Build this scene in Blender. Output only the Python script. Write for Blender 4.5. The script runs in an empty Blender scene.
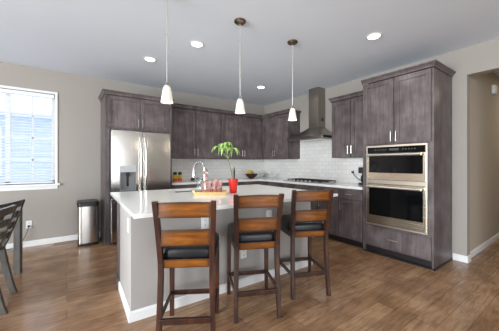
import bpy, bmesh, math, random
from mathutils import Vector, Matrix

random.seed(7)
R = math.radians
SC = bpy.context.scene
COL = SC.collection

# ------------------------------------------------------------------ camera, world, light, exposure
cam_d = bpy.data.cameras.new('camera')
cam = bpy.data.objects.new('camera', cam_d)
COL.objects.link(cam)
YAW = 0.9482
cam.location = (0, 0, 1.2603)
cam.rotation_euler = (R(90), 0, YAW - R(90))
cam_d.sensor_width = 36
cam_d.lens = 254.44 / 499 * 36
cam_d.shift_y = -1.9 / 499
cam_d.clip_start = 0.05
SC.camera = cam

SC.view_settings.view_transform = 'Standard'
SC.view_settings.look = 'None'
SC.view_settings.gamma = 1
SC.view_settings.use_curve_mapping = False
SC.view_settings.exposure = 0.57

world = bpy.data.worlds.new('sky')
SC.world = world
world.use_nodes = True
bg = world.node_tree.nodes['Background']
bg.inputs['Color'].default_value = (0.82, 0.91, 1.0, 1)
bg.inputs['Strength'].default_value = 1.35


def area(name, loc, rot, sx, sy, power, color=(1, 1, 1), spread=180):
    d = bpy.data.lights.new(name, 'AREA')
    d.shape = 'RECTANGLE'
    d.size, d.size_y = sx, sy
    d.energy = power
    d.color = color
    d.spread = R(spread)
    o = bpy.data.objects.new(name, d)
    o.location = loc
    o.rotation_euler = rot
    COL.objects.link(o)
    return o


# daylight through the room's windows (the rear pair stand behind the camera)
area('daylight_rear', (0.0, -5.97, 1.35), (R(100), 0, 0), 4.2, 2.0, 112, (0.92, 0.96, 1.0))
area('daylight_side', (-5.47, 0.1, 1.3), (0, R(-100), 0), 2.1, 4.4, 450, (0.87, 0.94, 1.0))
DOWN_W, PEND_W, HALL_W = 13, 1.5, 6


# ------------------------------------------------------------------ materials
def new_mat(name):
    m = bpy.data.materials.new(name)
    m.use_nodes = True
    nt = m.node_tree
    return m, nt, nt.nodes['Principled BSDF']


def lin(c):
    return tuple(((v / 255) / 12.92 if v / 255 <= .04045 else ((v / 255 + .055) / 1.055) ** 2.4) for v in c) + (1,)


def plain(name, rgb, rough=.5, metal=0, spec=.5, noise=.06, nscale=8, bump=0, trans=0, ior=1.45, coat=0):
    m, nt, b = new_mat(name)
    b.inputs['Roughness'].default_value = rough
    b.inputs['Metallic'].default_value = metal
    b.inputs['Specular IOR Level'].default_value = spec
    b.inputs['Transmission Weight'].default_value = trans
    b.inputs['IOR'].default_value = ior
    b.inputs['Coat Weight'].default_value = coat
    c = lin(rgb)
    if trans > .5:
        b.inputs['Base Color'].default_value = c
        return m
    tc = nt.nodes.new('ShaderNodeTexCoord')
    n = nt.nodes.new('ShaderNodeTexNoise')
    n.inputs['Scale'].default_value = nscale
    n.inputs['Detail'].default_value = 3
    nt.links.new(tc.outputs['Object'], n.inputs['Vector'])
    r = nt.nodes.new('ShaderNodeValToRGB')
    r.color_ramp.elements[0].color = tuple(v * (1 - noise) for v in c[:3]) + (1,)
    r.color_ramp.elements[1].color = tuple(min(1, v * (1 + noise)) for v in c[:3]) + (1,)
    r.color_ramp.elements[0].position = .3
    r.color_ramp.elements[1].position = .7
    nt.links.new(n.outputs['Fac'], r.inputs['Fac'])
    nt.links.new(r.outputs['Color'], b.inputs['Base Color'])
    if bump:
        bp = nt.nodes.new('ShaderNodeBump')
        bp.inputs['Strength'].default_value = bump
        bp.inputs['Distance'].default_value = .002
        n2 = nt.nodes.new('ShaderNodeTexNoise')
        n2.inputs['Scale'].default_value = 160
        nt.links.new(tc.outputs['Object'], n2.inputs['Vector'])
        nt.links.new(n2.outputs['Fac'], bp.inputs['Height'])
        nt.links.new(bp.outputs['Normal'], b.inputs['Normal'])
    return m


def wood(name, dark, mid, light, scale=(30, 30, 2.2), rough=.42, blotch=.5, spec=.4):
    """Stained wood: fine grain stretched along one axis over soft blotches."""
    m, nt, b = new_mat(name)
    b.inputs['Roughness'].default_value = rough
    b.inputs['Specular IOR Level'].default_value = spec
    tc = nt.nodes.new('ShaderNodeTexCoord')
    mp = nt.nodes.new('ShaderNodeMapping')
    mp.inputs['Scale'].default_value = scale
    nt.links.new(tc.outputs['Object'], mp.inputs['Vector'])
    n = nt.nodes.new('ShaderNodeTexNoise')
    n.inputs['Scale'].default_value = 1
    n.inputs['Detail'].default_value = 6
    n.inputs['Roughness'].default_value = .65
    n.inputs['Distortion'].default_value = .6
    nt.links.new(mp.outputs['Vector'], n.inputs['Vector'])
    n2 = nt.nodes.new('ShaderNodeTexNoise')
    n2.inputs['Scale'].default_value = 5
    n2.inputs['Detail'].default_value = 3
    nt.links.new(tc.outputs['Object'], n2.inputs['Vector'])
    mx = nt.nodes.new('ShaderNodeMix')
    mx.inputs[0].default_value = blotch
    nt.links.new(n.outputs['Fac'], mx.inputs[2])
    nt.links.new(n2.outputs['Fac'], mx.inputs[3])
    r = nt.nodes.new('ShaderNodeValToRGB')
    e = r.color_ramp.elements
    e[0].position, e[0].color = .33, lin(dark)
    e[1].position, e[1].color = .67, lin(light)
    k = e.new(.5)
    k.color = lin(mid)
    nt.links.new(mx.outputs[0], r.inputs['Fac'])
    nt.links.new(r.outputs['Color'], b.inputs['Base Color'])
    return m


def burnished(name):
    """Amber slat wood rubbed dark towards its ends and edges (object's own bounds)."""
    m = wood(name, (74, 38, 10), (116, 66, 17), (154, 92, 31), (4, 20, 45), .28, .35, .5)
    nt = m.node_tree
    b = nt.nodes['Principled BSDF']
    src = b.inputs['Base Color'].links[0].from_socket
    tc = nt.nodes.new('ShaderNodeTexCoord')
    sp = nt.nodes.new('ShaderNodeSeparateXYZ')
    nt.links.new(tc.outputs['Generated'], sp.inputs[0])
    fac = None
    for ax, w in (('X', .09), ('Z', .22)):
        a = nt.nodes.new('ShaderNodeMath'); a.operation = 'SUBTRACT'; a.inputs[1].default_value = .5
        nt.links.new(sp.outputs[ax], a.inputs[0])
        c = nt.nodes.new('ShaderNodeMath'); c.operation = 'ABSOLUTE'
        nt.links.new(a.outputs[0], c.inputs[0])
        d = nt.nodes.new('ShaderNodeMapRange')
        d.inputs[1].default_value = .5 - w
        d.inputs[2].default_value = .5
        nt.links.new(c.outputs[0], d.inputs[0])
        if fac is None:
            fac = d.outputs[0]
        else:
            mm = nt.nodes.new('ShaderNodeMath'); mm.operation = 'MAXIMUM'
            nt.links.new(fac, mm.inputs[0]); nt.links.new(d.outputs[0], mm.inputs[1])
            fac = mm.outputs[0]
    mx = nt.nodes.new('ShaderNodeMix'); mx.data_type = 'RGBA'
    nt.links.new(fac, mx.inputs[0])
    nt.links.new(src, mx.inputs[6])
    mx.inputs[7].default_value = lin((46, 22, 12))
    nt.links.new(mx.outputs[2], b.inputs['Base Color'])
    return m


def steel(name, rgb=(176, 172, 166), rough=.28, axis='z', amp=.12):
    m, nt, b = new_mat(name)
    b.inputs['Metallic'].default_value = 1
    tc = nt.nodes.new('ShaderNodeTexCoord')
    mp = nt.nodes.new('ShaderNodeMapping')
    mp.inputs['Scale'].default_value = {'z': (160, 160, 1.2), 'x': (1.2, 160, 160), 'y': (60, 1.2, 60)}[axis]
    nt.links.new(tc.outputs['Object'], mp.inputs['Vector'])
    n = nt.nodes.new('ShaderNodeTexNoise')
    n.inputs['Scale'].default_value = 1
    n.inputs['Detail'].default_value = 2
    nt.links.new(mp.outputs['Vector'], n.inputs['Vector'])
    r = nt.nodes.new('ShaderNodeMapRange')
    r.inputs[3].default_value = rough - .02
    r.inputs[4].default_value = rough + .03
    nt.links.new(n.outputs['Fac'], r.inputs[0])
    nt.links.new(r.outputs[0], b.inputs['Roughness'])
    c = lin(rgb)
    cr = nt.nodes.new('ShaderNodeValToRGB')
    cr.color_ramp.elements[0].color = tuple(v * (1 - amp) for v in c[:3]) + (1,)
    cr.color_ramp.elements[1].color = tuple(min(1, v * (1 + amp)) for v in c[:3]) + (1,)
    nt.links.new(n.outputs['Fac'], cr.inputs['Fac'])
    nt.links.new(cr.outputs['Color'], b.inputs['Base Color'])
    return m


def brick_vec(nt, plane):
    tc = nt.nodes.new('ShaderNodeTexCoord')
    sp = nt.nodes.new('ShaderNodeSeparateXYZ')
    cb = nt.nodes.new('ShaderNodeCombineXYZ')
    nt.links.new(tc.outputs['Object'], sp.inputs[0])
    nt.links.new(sp.outputs[plane[0].upper()], cb.inputs[0])
    nt.links.new(sp.outputs[plane[1].upper()], cb.inputs[1])
    return tc, cb


def tile_mat(name, plane):
    m, nt, b = new_mat(name)
    tc, cb = brick_vec(nt, plane)
    br = nt.nodes.new('ShaderNodeTexBrick')
    br.offset = .5
    br.inputs['Scale'].default_value = 1
    br.inputs['Brick Width'].default_value = .152
    br.inputs['Row Height'].default_value = .0765
    br.inputs['Mortar Size'].default_value = .0022
    br.inputs['Mortar Smooth'].default_value = .3
    br.inputs['Color1'].default_value = lin((238, 236, 232))
    br.inputs['Color2'].default_value = lin((230, 228, 223))
    br.inputs['Mortar'].default_value = lin((198, 195, 190))
    nt.links.new(cb.outputs[0], br.inputs['Vector'])
    nt.links.new(br.outputs['Color'], b.inputs['Base Color'])
    b.inputs['Roughness'].default_value = .22
    bp = nt.nodes.new('ShaderNodeBump')
    bp.invert = True
    bp.inputs['Strength'].default_value = .5
    bp.inputs['Distance'].default_value = .002
    nt.links.new(br.outputs['Fac'], bp.inputs['Height'])
    nt.links.new(bp.outputs['Normal'], b.inputs['Normal'])
    return m


def floor_mat():
    m, nt, b = new_mat('hardwood_planks')
    tc, cb = brick_vec(nt, 'xy')
    br = nt.nodes.new('ShaderNodeTexBrick')
    br.offset = .37
    br.offset_frequency = 2
    br.squash_frequency = 3
    br.squash = 1.3
    br.inputs['Scale'].default_value = 1
    br.inputs['Brick Width'].default_value = 1.15
    br.inputs['Row Height'].default_value = .15
    br.inputs['Mortar Size'].default_value = .0018
    br.inputs['Mortar Smooth'].default_value = .4
    br.inputs['Color1'].default_value = lin((156, 119, 87))
    br.inputs['Color2'].default_value = lin((186, 150, 116))
    br.inputs['Mortar'].default_value = lin((88, 62, 44))
    nt.links.new(cb.outputs[0], br.inputs['Vector'])
    mp = nt.nodes.new('ShaderNodeMapping')
    mp.inputs['Scale'].default_value = (4.5, 34, 1)
    nt.links.new(tc.outputs['Object'], mp.inputs['Vector'])
    n = nt.nodes.new('ShaderNodeTexNoise')
    n.inputs['Scale'].default_value = 1
    n.inputs['Detail'].default_value = 6
    n.inputs['Distortion'].default_value = 1.2
    nt.links.new(mp.outputs['Vector'], n.inputs['Vector'])
    n2 = nt.nodes.new('ShaderNodeTexNoise')
    n2.inputs['Scale'].default_value = 4.5
    n2.inputs['Detail'].default_value = 4
    nt.links.new(tc.outputs['Object'], n2.inputs['Vector'])
    r = nt.nodes.new('ShaderNodeValToRGB')
    r.color_ramp.elements[0].position, r.color_ramp.elements[0].color = .3, (.60, .55, .51, 1)
    r.color_ramp.elements[1].position, r.color_ramp.elements[1].color = .68, (1.12, 1.12, 1.12, 1)
    nt.links.new(n.outputs['Fac'], r.inputs['Fac'])
    r2 = nt.nodes.new('ShaderNodeValToRGB')
    r2.color_ramp.elements[0].position, r2.color_ramp.elements[0].color = .3, (.64, .60, .57, 1)
    r2.color_ramp.elements[1].position, r2.color_ramp.elements[1].color = .62, (1.05, 1.05, 1.05, 1)
    nt.links.new(n2.outputs['Fac'], r2.inputs['Fac'])
    src = br.outputs['Color']
    for q in (r, r2):
        mx = nt.nodes.new('ShaderNodeMix'); mx.data_type = 'RGBA'; mx.blend_type = 'MULTIPLY'
        mx.inputs[0].default_value = .85
        nt.links.new(src, mx.inputs[6]); nt.links.new(q.outputs['Color'], mx.inputs[7])
        src = mx.outputs[2]
    nt.links.new(src, b.inputs['Base Color'])
    b.inputs['Roughness'].default_value = .2
    b.inputs['Specular IOR Level'].default_value = .5
    ad = nt.nodes.new('ShaderNodeMath'); ad.operation = 'MULTIPLY_ADD'
    ad.inputs[1].default_value = -1.0
    nt.links.new(br.outputs['Fac'], ad.inputs[0]); nt.links.new(n2.outputs['Fac'], ad.inputs[2])
    bp = nt.nodes.new('ShaderNodeBump')
    bp.inputs['Strength'].default_value = .12
    bp.inputs['Distance'].default_value = .004
    nt.links.new(ad.outputs[0], bp.inputs['Height'])
    nt.links.new(bp.outputs['Normal'], b.inputs['Normal'])
    return m


def emit(name, rgb, strength):
    m, nt, b = new_mat(name)
    b.inputs['Base Color'].default_value = lin(rgb)
    b.inputs['Emission Color'].default_value = lin(rgb)
    b.inputs['Emission Strength'].default_value = strength
    b.inputs['Roughness'].default_value = .3
    return m


def shade_mat():
    """Ribbed opal glass, lit by the bulb it holds: glows most around the bulb's height."""
    m, nt, b = new_mat('ribbed_opal_glass')
    tc = nt.nodes.new('ShaderNodeTexCoord')
    wv = nt.nodes.new('ShaderNodeTexWave')
    wv.wave_type = 'RINGS'
    wv.rings_direction = 'Z'
    gr = nt.nodes.new('ShaderNodeTexGradient')
    gr.gradient_type = 'RADIAL'
    nt.links.new(tc.outputs['Object'], gr.inputs['Vector'])
    ml = nt.nodes.new('ShaderNodeMath'); ml.operation = 'MULTIPLY'; ml.inputs[1].default_value = 2 * math.pi * 16
    nt.links.new(gr.outputs['Fac'], ml.inputs[0])
    sn = nt.nodes.new('ShaderNodeMath'); sn.operation = 'SINE'
    nt.links.new(ml.outputs[0], sn.inputs[0])
    mr = nt.nodes.new('ShaderNodeMapRange')
    mr.inputs[1].default_value = -1
    mr.inputs[3].default_value = .18
    mr.inputs[4].default_value = .36
    nt.links.new(sn.outputs[0], mr.inputs[0])
    b.inputs['Base Color'].default_value = lin((205, 200, 190))
    b.inputs['Emission Color'].default_value = lin((255, 246, 226))
    nt.links.new(mr.outputs[0], b.inputs['Emission Strength'])
    b.inputs['Roughness'].default_value = .25
    nt.nodes.remove(wv)
    return m


M = dict(
    wall=plain('greige_wall_paint', (163, 156, 148), .85, noise=.015, nscale=2, bump=.08),
    ceil=plain('white_ceiling_paint', (225, 233, 243), .9, noise=.012, nscale=2, bump=.08),
    hallwall=plain('taupe_hall_paint', (186, 174, 156), .85, noise=.015, nscale=2),
    island=plain('pale_island_paint', (168, 163, 158), .8, noise=.015, nscale=2, bump=.08),
    white=plain('white_trim_paint', (232, 232, 230), .4, noise=.01),
    floor=floor_mat(),
    cab=wood('grey_brown_stained_cabinet', (66, 57, 57), (92, 82, 82), (118, 108, 108), (26, 26, 2.4), .38, .5),
    gapshade=plain('painted_gap_shade', (34, 29, 28), .5),  # shade of the door gaps as a colour; the bodies are cabinet wood
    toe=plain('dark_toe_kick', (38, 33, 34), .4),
    quartz=plain('white_quartz', (236, 236, 233), .12, noise=.02, nscale=40, spec=.5),
    tile_a=tile_mat('white_subway_tile_long', 'xz'),
    tile_b=tile_mat('white_subway_tile_side', 'yz'),
    steel=steel('brushed_stainless', (186, 182, 176), .2, amp=.05),
    steelh=steel('brushed_stainless_level', (208, 194, 172), .26, 'y', .02),
    hood=steel('brushed_hood_steel', (156, 150, 143), .28, amp=.05),
    chrome=plain('bright_chrome', (225, 225, 225), .1, 1, noise=.01),
    nickel=plain('satin_nickel', (172, 168, 163), .28, 1, noise=.02),
    bronze=plain('dark_nickel_canopy', (140, 128, 112), .25, 1, noise=.02),
    black=plain('black_plastic', (22, 22, 23), .35),
    blackglass=plain('black_oven_glass', (12, 13, 14), .06, spec=.4),
    iron=plain('cast_iron_grate', (26, 25, 25), .55),
    dgrey=plain('dark_grey_plastic', (66, 68, 70), .35),
    lgrey=plain('light_grey_plastic', (176, 178, 180), .35),
    amber=burnished('amber_burnished_slat'),
    darkwood=wood('dark_espresso_wood', (30, 13, 6), (50, 24, 12), (88, 45, 21), (30, 30, 3), .38, .3, .5),
    leather=plain('black_leatherette', (20, 20, 23), .32, noise=.15, nscale=60, bump=.3),
    greywood=wood('grey_driftwood', (62, 58, 53), (82, 77, 71), (102, 97, 90), (30, 30, 3), .28, .4, .5),
    shade=shade_mat(),
    lamp=emit('lit_downlight_lens', (255, 246, 228), 9),
    rod=plain('pale_nickel_rod', (226, 224, 220), .4, 1, noise=.02),
    barsteel=plain('pale_bar_steel', (236, 232, 224), .32, 1, noise=.01),
    trimsteel=plain('warm_trim_steel', (204, 194, 178), .38, 1, noise=.01),
    mgrey=plain('mid_grey_plastic', (122, 124, 126), .3),
    bulb=emit('lit_pendant_bulb', (255, 240, 210), 1.6),
    display=emit('lit_clock_digits', (190, 220, 235), .6),
    red=plain('red_glazed_pot', (214, 44, 36), .3, noise=.03),
    soil=plain('potting_soil', (52, 40, 30), .9, noise=.3, nscale=60),
    leaf=plain('green_leaf', (150, 184, 104), .45, noise=.2, nscale=30),
    stem=plain('green_brown_stem', (120, 118, 70), .6),
    gold=plain('gold_tray_metal', (244, 210, 148), .35, 1, noise=.05),
    pink=plain('pink_cut_glass', (252, 214, 206), .08, trans=.85, ior=1.4),
    clear=plain('clear_glass', (240, 246, 246), .03, trans=.95, ior=1.3),
    rose=plain('rose_filling', (236, 172, 158), .4, noise=.2, nscale=60),
    orange=plain('orange_fruit_filling', (206, 92, 36), .4, noise=.3, nscale=45),
    yellow=plain('yellow_banana_skin', (214, 180, 66), .5, noise=.12, nscale=20),
    dkgreen=plain('dark_green_top', (40, 52, 34), .6, noise=.3, nscale=50),
    bowl=plain('dark_brown_bowl', (58, 34, 28), .3, noise=.1),
    brown=plain('brown_stoneware', (72, 52, 42), .4),
    slat=plain('white_blind_slat', (238, 242, 247), .5, noise=.01),
    siding=plain('pale_blue_house_siding', (208, 218, 232), .8, noise=.05),
    snow=plain('roof_snow', (240, 244, 250), .9, noise=.03),
    ventm=plain('tan_vent_metal', (150, 122, 96), .45),
    pane=plain('window_glass', (250, 252, 255), 0, trans=1, ior=1.02),
)


# ------------------------------------------------------------------ mesh helpers
class MB:
    def __init__(s):
        s.bm = bmesh.new()

    def box(s, a, b, bevel=0, seg=2, mi=0):
        x0, x1 = sorted((a[0], b[0])); y0, y1 = sorted((a[1], b[1])); z0, z1 = sorted((a[2], b[2]))
        v = [s.bm.verts.new(p) for p in ((x0, y0, z0), (x1, y0, z0), (x1, y1, z0), (x0, y1, z0), (x0, y0, z1), (x1, y0, z1), (x1, y1, z1), (x0, y1, z1))]
        fs = [s.bm.faces.new([v[i] for i in q]) for q in ((3, 2, 1, 0), (4, 5, 6, 7), (0, 1, 5, 4), (1, 2, 6, 5), (2, 3, 7, 6), (3, 0, 4, 7))]
        for f in fs:
            f.material_index = mi
        if bevel:
            es = {e for f in fs for e in f.edges}
            bmesh.ops.bevel(s.bm, geom=list(es), offset=bevel, segments=seg, profile=.5, affect='EDGES')
        return s

    def loft(s, rings, cap=True, closed=False):
        """rings of equal vertex counts, joined one to the next"""
        vs = [[s.bm.verts.new(p) for p in r] for r in rings]
        n = len(vs[0])
        for i in range(len(vs) - (0 if closed else 1)):
            a, b = vs[i], vs[(i + 1) % len(vs)]
            for j in range(n):
                k = (j + 1) % n
                s.bm.faces.new((a[j], a[k], b[k], b[j]))
        if cap and not closed:
            s.bm.faces.new(list(reversed(vs[0])))
            s.bm.faces.new(vs[-1])
        return s

    def lathe(s, prof, c=(0, 0, 0), seg=24, cap=True):
        rings = []
        for r, z in prof:
            rings.append([(c[0] + r * math.cos(2 * math.pi * i / seg), c[1] + r * math.sin(2 * math.pi * i / seg), c[2] + z) for i in range(seg)])
        return s.loft(rings, cap)

    def tube(s, pts, r, seg=8):
        pts = [Vector(p) for p in pts]
        rs = r if isinstance(r, (list, tuple)) else [r] * len(pts)
        rings, up = [], None
        for i, p in enumerate(pts):
            t = (pts[min(i + 1, len(pts) - 1)] - pts[max(i - 1, 0)]).normalized()
            if up is None:
                up = Vector((0, 0, 1)) if abs(t.z) < .9 else Vector((1, 0, 0))
            x = t.cross(up).normalized()
            y = x.cross(t).normalized()
            up = y
            rings.append([p + rs[i] * (x * math.cos(2 * math.pi * k / seg) + y * math.sin(2 * math.pi * k / seg)) for k in range(seg)])
        return s.loft(rings)

    def prism(s, poly, d):
        """closed polygon (3-D points) pushed by vector d"""
        d = Vector(d)
        return s.loft([[Vector(p) for p in poly], [Vector(p) + d for p in poly]])

    def beam(s, pts, w, h):
        """rectangular bar through centre points: w = (x,y) half sizes list or pair; cross-section stays level"""
        rings = []
        for i, p in enumerate(pts):
            a = w[i] if isinstance(w, list) else w
            b = h[i] if isinstance(h, list) else h
            rings.append([(p[0] - a, p[1] - b, p[2]), (p[0] + a, p[1] - b, p[2]), (p[0] + a, p[1] + b, p[2]), (p[0] - a, p[1] + b, p[2])])
        return s.loft(rings)

    def build(s, name, mats, parent=None, smooth=False, world=True, bevel=0):
        bmesh.ops.recalc_face_normals(s.bm, faces=s.bm.faces[:])
        me = bpy.data.meshes.new(name)
        o = bpy.data.objects.new(name, me)
        if parent is not None and world:
            off = Vector((0, 0, 0)); q = parent
            while q is not None:
                off += Vector(q.location); q = q.parent
            for v in s.bm.verts:
                v.co -= off
        s.bm.to_mesh(me)
        s.bm.free()
        for m in (mats if isinstance(mats, (list, tuple)) else [mats]):
            me.materials.append(m)
        if smooth:
            for p in me.polygons:
                p.use_smooth = True
            try:
                me.set_sharp_from_angle(angle=R(38))
            except Exception:
                pass
        COL.objects.link(o)
        if parent is not None:
            o.parent = parent
        if bevel:
            md = o.modifiers.new('bevel', 'BEVEL')
            md.width = bevel
            md.segments = 2
            md.limit_method = 'ANGLE'
        return o


def thing(name, label, cat, loc=(0, 0, 0), rz=0, group=None):
    o = bpy.data.objects.new(name, None)
    o.empty_display_size = .1
    COL.objects.link(o)
    o.location = loc
    o.rotation_euler = (0, 0, rz)
    return tag(o, label, cat, group)


def tag(o, label, cat, group=None):
    o['label'] = label
    o['category'] = cat
    if group:
        o['group'] = group
    return o


def struct(o, label=None):
    o['kind'] = 'structure'
    if label:
        o['label'] = label
    return o


def children(o):
    return [c for c in COL.objects if c.parent == o]


def dup(root, loc, rz=None, label=None):
    r = root.copy()
    COL.objects.link(r)
    r.location = loc
    if rz is not None:
        r.rotation_euler = (0, 0, rz)
    if label:
        r['label'] = label
    for ch in children(root):
        c = ch.copy(); COL.objects.link(c); c.parent = r
        for g in children(ch):
            d = g.copy(); COL.objects.link(d); d.parent = c
    return r


def wbox(name, mat, *boxes):
    m = MB()
    for a, b in boxes:
        m.box(a, b)
    return struct(m.build(name, mat))


# ------------------------------------------------------------------ the setting
YA, XB, H = 5.103, 4.132, 2.74
WX0, WX1, WZ0, WZ1 = -1.80, -0.155, 0.945, 2.362           # window opening in the back wall
OY = 1.015                                                # end of the right wall, where the hall opening starts

XL, YR = -5.5, -6.0                                       # left and rear walls of the open living space
wbox('floor', M['floor'], ((XL - .1, YR - .1, -.1), (9.1, YA + .15, 0)))
wbox('ceiling', M['ceil'], ((XL - .1, YR - .1, H), (9.1, YA + .15, H + .1)))
wbox('wall_back', M['wall'],
     ((XL - .1, YA, 0), (WX0, YA + .15, H)), ((WX1, YA, 0), (XB + .12, YA + .15, H)),
     ((WX0, YA, 0), (WX1, YA + .15, WZ0)), ((WX0, YA, WZ1), (WX1, YA + .15, H)))
wbox('wall_right', M['wall'],
     ((XB, OY, 0), (XB + .12, YA, H)), ((XB, -.35, 2.39), (XB + .12, OY, H)), ((XB, YR - .1, 0), (XB + .12, -.35, H)))
wbox('wall_hallway', M['hallwall'], ((XB + .12, 1.045, 0), (9.1, 1.16, H)))
wbox('wall_hallway_end', M['hallwall'], ((9.0, -.5, 0), (9.1, 1.045, H)))
wbox('wall_hallway_far_side', M['hallwall'], ((XB + .12, -.6, 0), (9.1, -.5, H)))
wbox('wall_left', M['wall'], ((XL - .1, YR - .1, 0), (XL, -2.2, H)), ((XL - .1, 2.4, 0), (XL, YA, H)),
     ((XL - .1, -2.2, 2.4), (XL, 2.4, H)), ((XL - .1, -2.2, 0), (XL, 2.4, .2)))
wbox('wall_front', M['wall'], ((XL, YR - .1, 0), (-2.2, YR, H)), ((2.2, YR - .1, 0), (XB, YR, H)),
     ((-2.2, YR - .1, 2.4), (2.2, YR, H)), ((-2.2, YR - .1, 0), (2.2, YR, .3)))

def base_run(m, a, b, n):
    """baseboard with a chamfered top from a to b (xy), standing off the wall along n"""
    n = Vector((n[0], n[1], 0)); A = Vector((a[0], a[1], 0)); D = Vector((b[0] - a[0], b[1] - a[1], 0))
    poly = [A, A + n * .014, A + n * .014 + Vector((0, 0, .072)), A + n * .004 + Vector((0, 0, .084)), A + Vector((0, 0, .084))]
    m.prism(poly, D)

m = MB(); base_run(m, (XL, YA), (.47, YA), (0, -1)); struct(m.build('baseboard_back', M['white']))
m = MB(); base_run(m, (XB, OY - .0137), (XB, 1.16), (-1, 0)); base_run(m, (XB, OY), (XB + .12, OY), (0, -1)); struct(m.build('baseboard_right', M['white']))
m = MB(); base_run(m, (XB + .12, 1.045), (9, 1.045), (0, -1)); struct(m.build('baseboard_hallway', M['white']))
m = MB(); base_run(m, (XL, YR), (XL, YA), (1, 0)); struct(m.build('baseboard_left', M['white']))

# tiles
wbox('wall_backsplash_back', M['tile_a'], ((1.52, YA - .008, .914), (XB - .008, YA, 1.37)))
wbox('wall_backsplash_right', M['tile_b'], ((XB - .008, 2.05, .914), (XB, YA - .008, 1.37)), ((XB - .008, 2.80, 1.37), (XB, 3.86, 1.72)))

# window in the back wall: casing, sill, sashes, panes
win = MB()
cw = .034
for a, b in (((WX0 - cw, WZ1), (WX1 + cw, WZ1 + cw)), ((WX0 - cw, WZ0), (WX0, WZ1)), ((WX1, WZ0), (WX1 + cw, WZ1))):
    win.box((a[0], YA - .016, a[1]), (b[0], YA, b[1]))
win.box((WX0, YA + .1, WZ0), (WX0 + .045, YA + .14, WZ1)).box((WX1 - .045, YA + .1, WZ0), (WX1, YA + .14, WZ1))
win.box((WX0, YA + .1, WZ0), (WX1, YA + .14, WZ0 + .045)).box((WX0, YA + .1, WZ1 - .045), (WX1, YA + .14, WZ1))
win.box((-.745, YA + .1, WZ0), (-.69, YA + .14, WZ1)).box((-1.245, YA + .1, WZ0), (-1.19, YA + .14, WZ1))
for z in (1.32, 1.66, 2.0):
    win.box((WX0, YA + .112, z - .01), (WX1, YA + .128, z + .01))
for x in (-.433, -.967, -1.5):
    win.box((x - .01, YA + .112, WZ0), (x + .01, YA + .128, WZ1))
w1 = struct(win.build('window_1', M['white']))
struct(MB().box((WX0 - .1, YA - .045, WZ0 - .03), (WX1 + .065, YA + .1, WZ0), .004).box((WX0 - cw, YA - .014, WZ0 - .085), (WX1 + cw, YA, WZ0 - .03)).build('window_sill', M['white'], w1, world=False))
struct(MB().box((WX0, YA + .118, WZ0), (WX1, YA + .121, WZ1)).build('window_pane', M['pane'], w1, world=False))
# windows behind the camera
def sash(p, u0, u1, z0, z1, bars):
    f = (lambda u, d, z: (u, YR - .02 - d, z)) if p == 'y' else (lambda u, d, z: (XL - .02 - d, u, z))
    b = [((u0, z0), (u0 + .06, z1)), ((u1 - .06, z0), (u1, z1)), ((u0, z0), (u1, z0 + .06)), ((u0, z1 - .06), (u1, z1))]
    b += [((u - .03, z0), (u + .03, z1)) for u in bars]
    return [(f(q[0], 0, q[1]), f(r[0], .05, r[1])) for q, r in b]
wbox('window_2', M['white'], *sash('y', -2.2, 2.2, .3, 2.4, (-1.1, 0, 1.1)))
wbox('window_3', M['white'], *sash('x', -2.2, 2.4, .2, 2.4, (-1.0, .1, 1.2)))

# blind: headrail, slats, bottom rail, ladder cords, wand
bl = thing('window_blind', 'white horizontal slat blind hanging open in the bright window', 'blind', ((WX0 + WX1) / 2, YA + .045, WZ1))
MB().box((WX0 + .01, YA + .015, WZ1 - .06), (WX1 - .01, YA + .07, WZ1 - .005), .004).build('headrail', M['slat'], bl)
m = MB()
z = WZ1 - .085
while z > WZ0 + .05:
    dy, dz = .024 * math.cos(R(14)), .024 * math.sin(R(14))
    m.prism([(WX0 + .012, YA + .043 - dy, z - dz), (WX0 + .012, YA + .043 + dy, z + dz), (WX0 + .012, YA + .043 + dy, z + dz + .003), (WX0 + .012, YA + .043 - dy, z - dz + .003)], (WX1 - WX0 - .024, 0, 0))
    z -= .0425
m.build('slats', M['slat'], bl)
MB().box((WX0 + .012, YA + .02, WZ0 + .012), (WX1 - .012, YA + .066, WZ0 + .03), .003).build('bottom_rail', M['slat'], bl)
for x in (-.45, -1.1, -1.6):
    MB().tube([(x, YA + .018, WZ1 - .06), (x, YA + .018, WZ0 + .02)], .002, 6).build('ladder_cord', M['slat'], bl)

# outside: a neighbour's pale house, roofs under snow
nb = thing('exterior_house', 'pale blue house with snowy roofs seen through the window blind', 'house', (-2.5, 10.5, -.5))
m = MB().box((-8, 10, -.5), (4, 16, 2.75))
for k in range(18):
    m.box((-8, 9.985, -.5 + k * .18), (4, 10, -.5 + k * .18 + .015))
m.build('siding_wall', M['siding'], nb)
MB().prism([(-8.3, 9.6, 2.7), (-8.3, 9.6, 2.95), (-8.3, 13, 4.9), (-8.3, 16.4, 2.95), (-8.3, 16.4, 2.7)], (12.6, 0, 0)).build('snowy_roof', M['snow'], nb)
MB().prism([(-1.6, 8.6, .2), (.9, 8.6, 1.45), (3.6, 8.6, .2)], (0, 1.4, 0)).build('porch_roof', M['snow'], nb)
MB().box((-2.6, 9.95, .9), (-1.5, 9.99, 2.3)).build('house_window', M['white'], nb)
MB().box((-8, 6.5, -.6), (6, 10, -.5)).build('snowy_yard', M['snow'], nb)


# ------------------------------------------------------------------ cabinets
class Face:
    """a cabinet front: u runs along the wall, w comes out of it, z is up"""
    def __init__(s, side, plane):
        s.side, s.p = side, plane

    def at(s, u, w, z):
        if s.side == 'back':
            return (u, s.p - w, z)
        if s.side == 'right':
            return (s.p - w, u, z)
        return (u, s.p + w, z)                              # 'far': fronts facing +Y

    def box(s, m, u0, u1, w0, w1, z0, z1, bevel=0, mi=0):
        return m.box(s.at(u0, w0, z0), s.at(u1, w1, z1), bevel, mi=mi)


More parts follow.
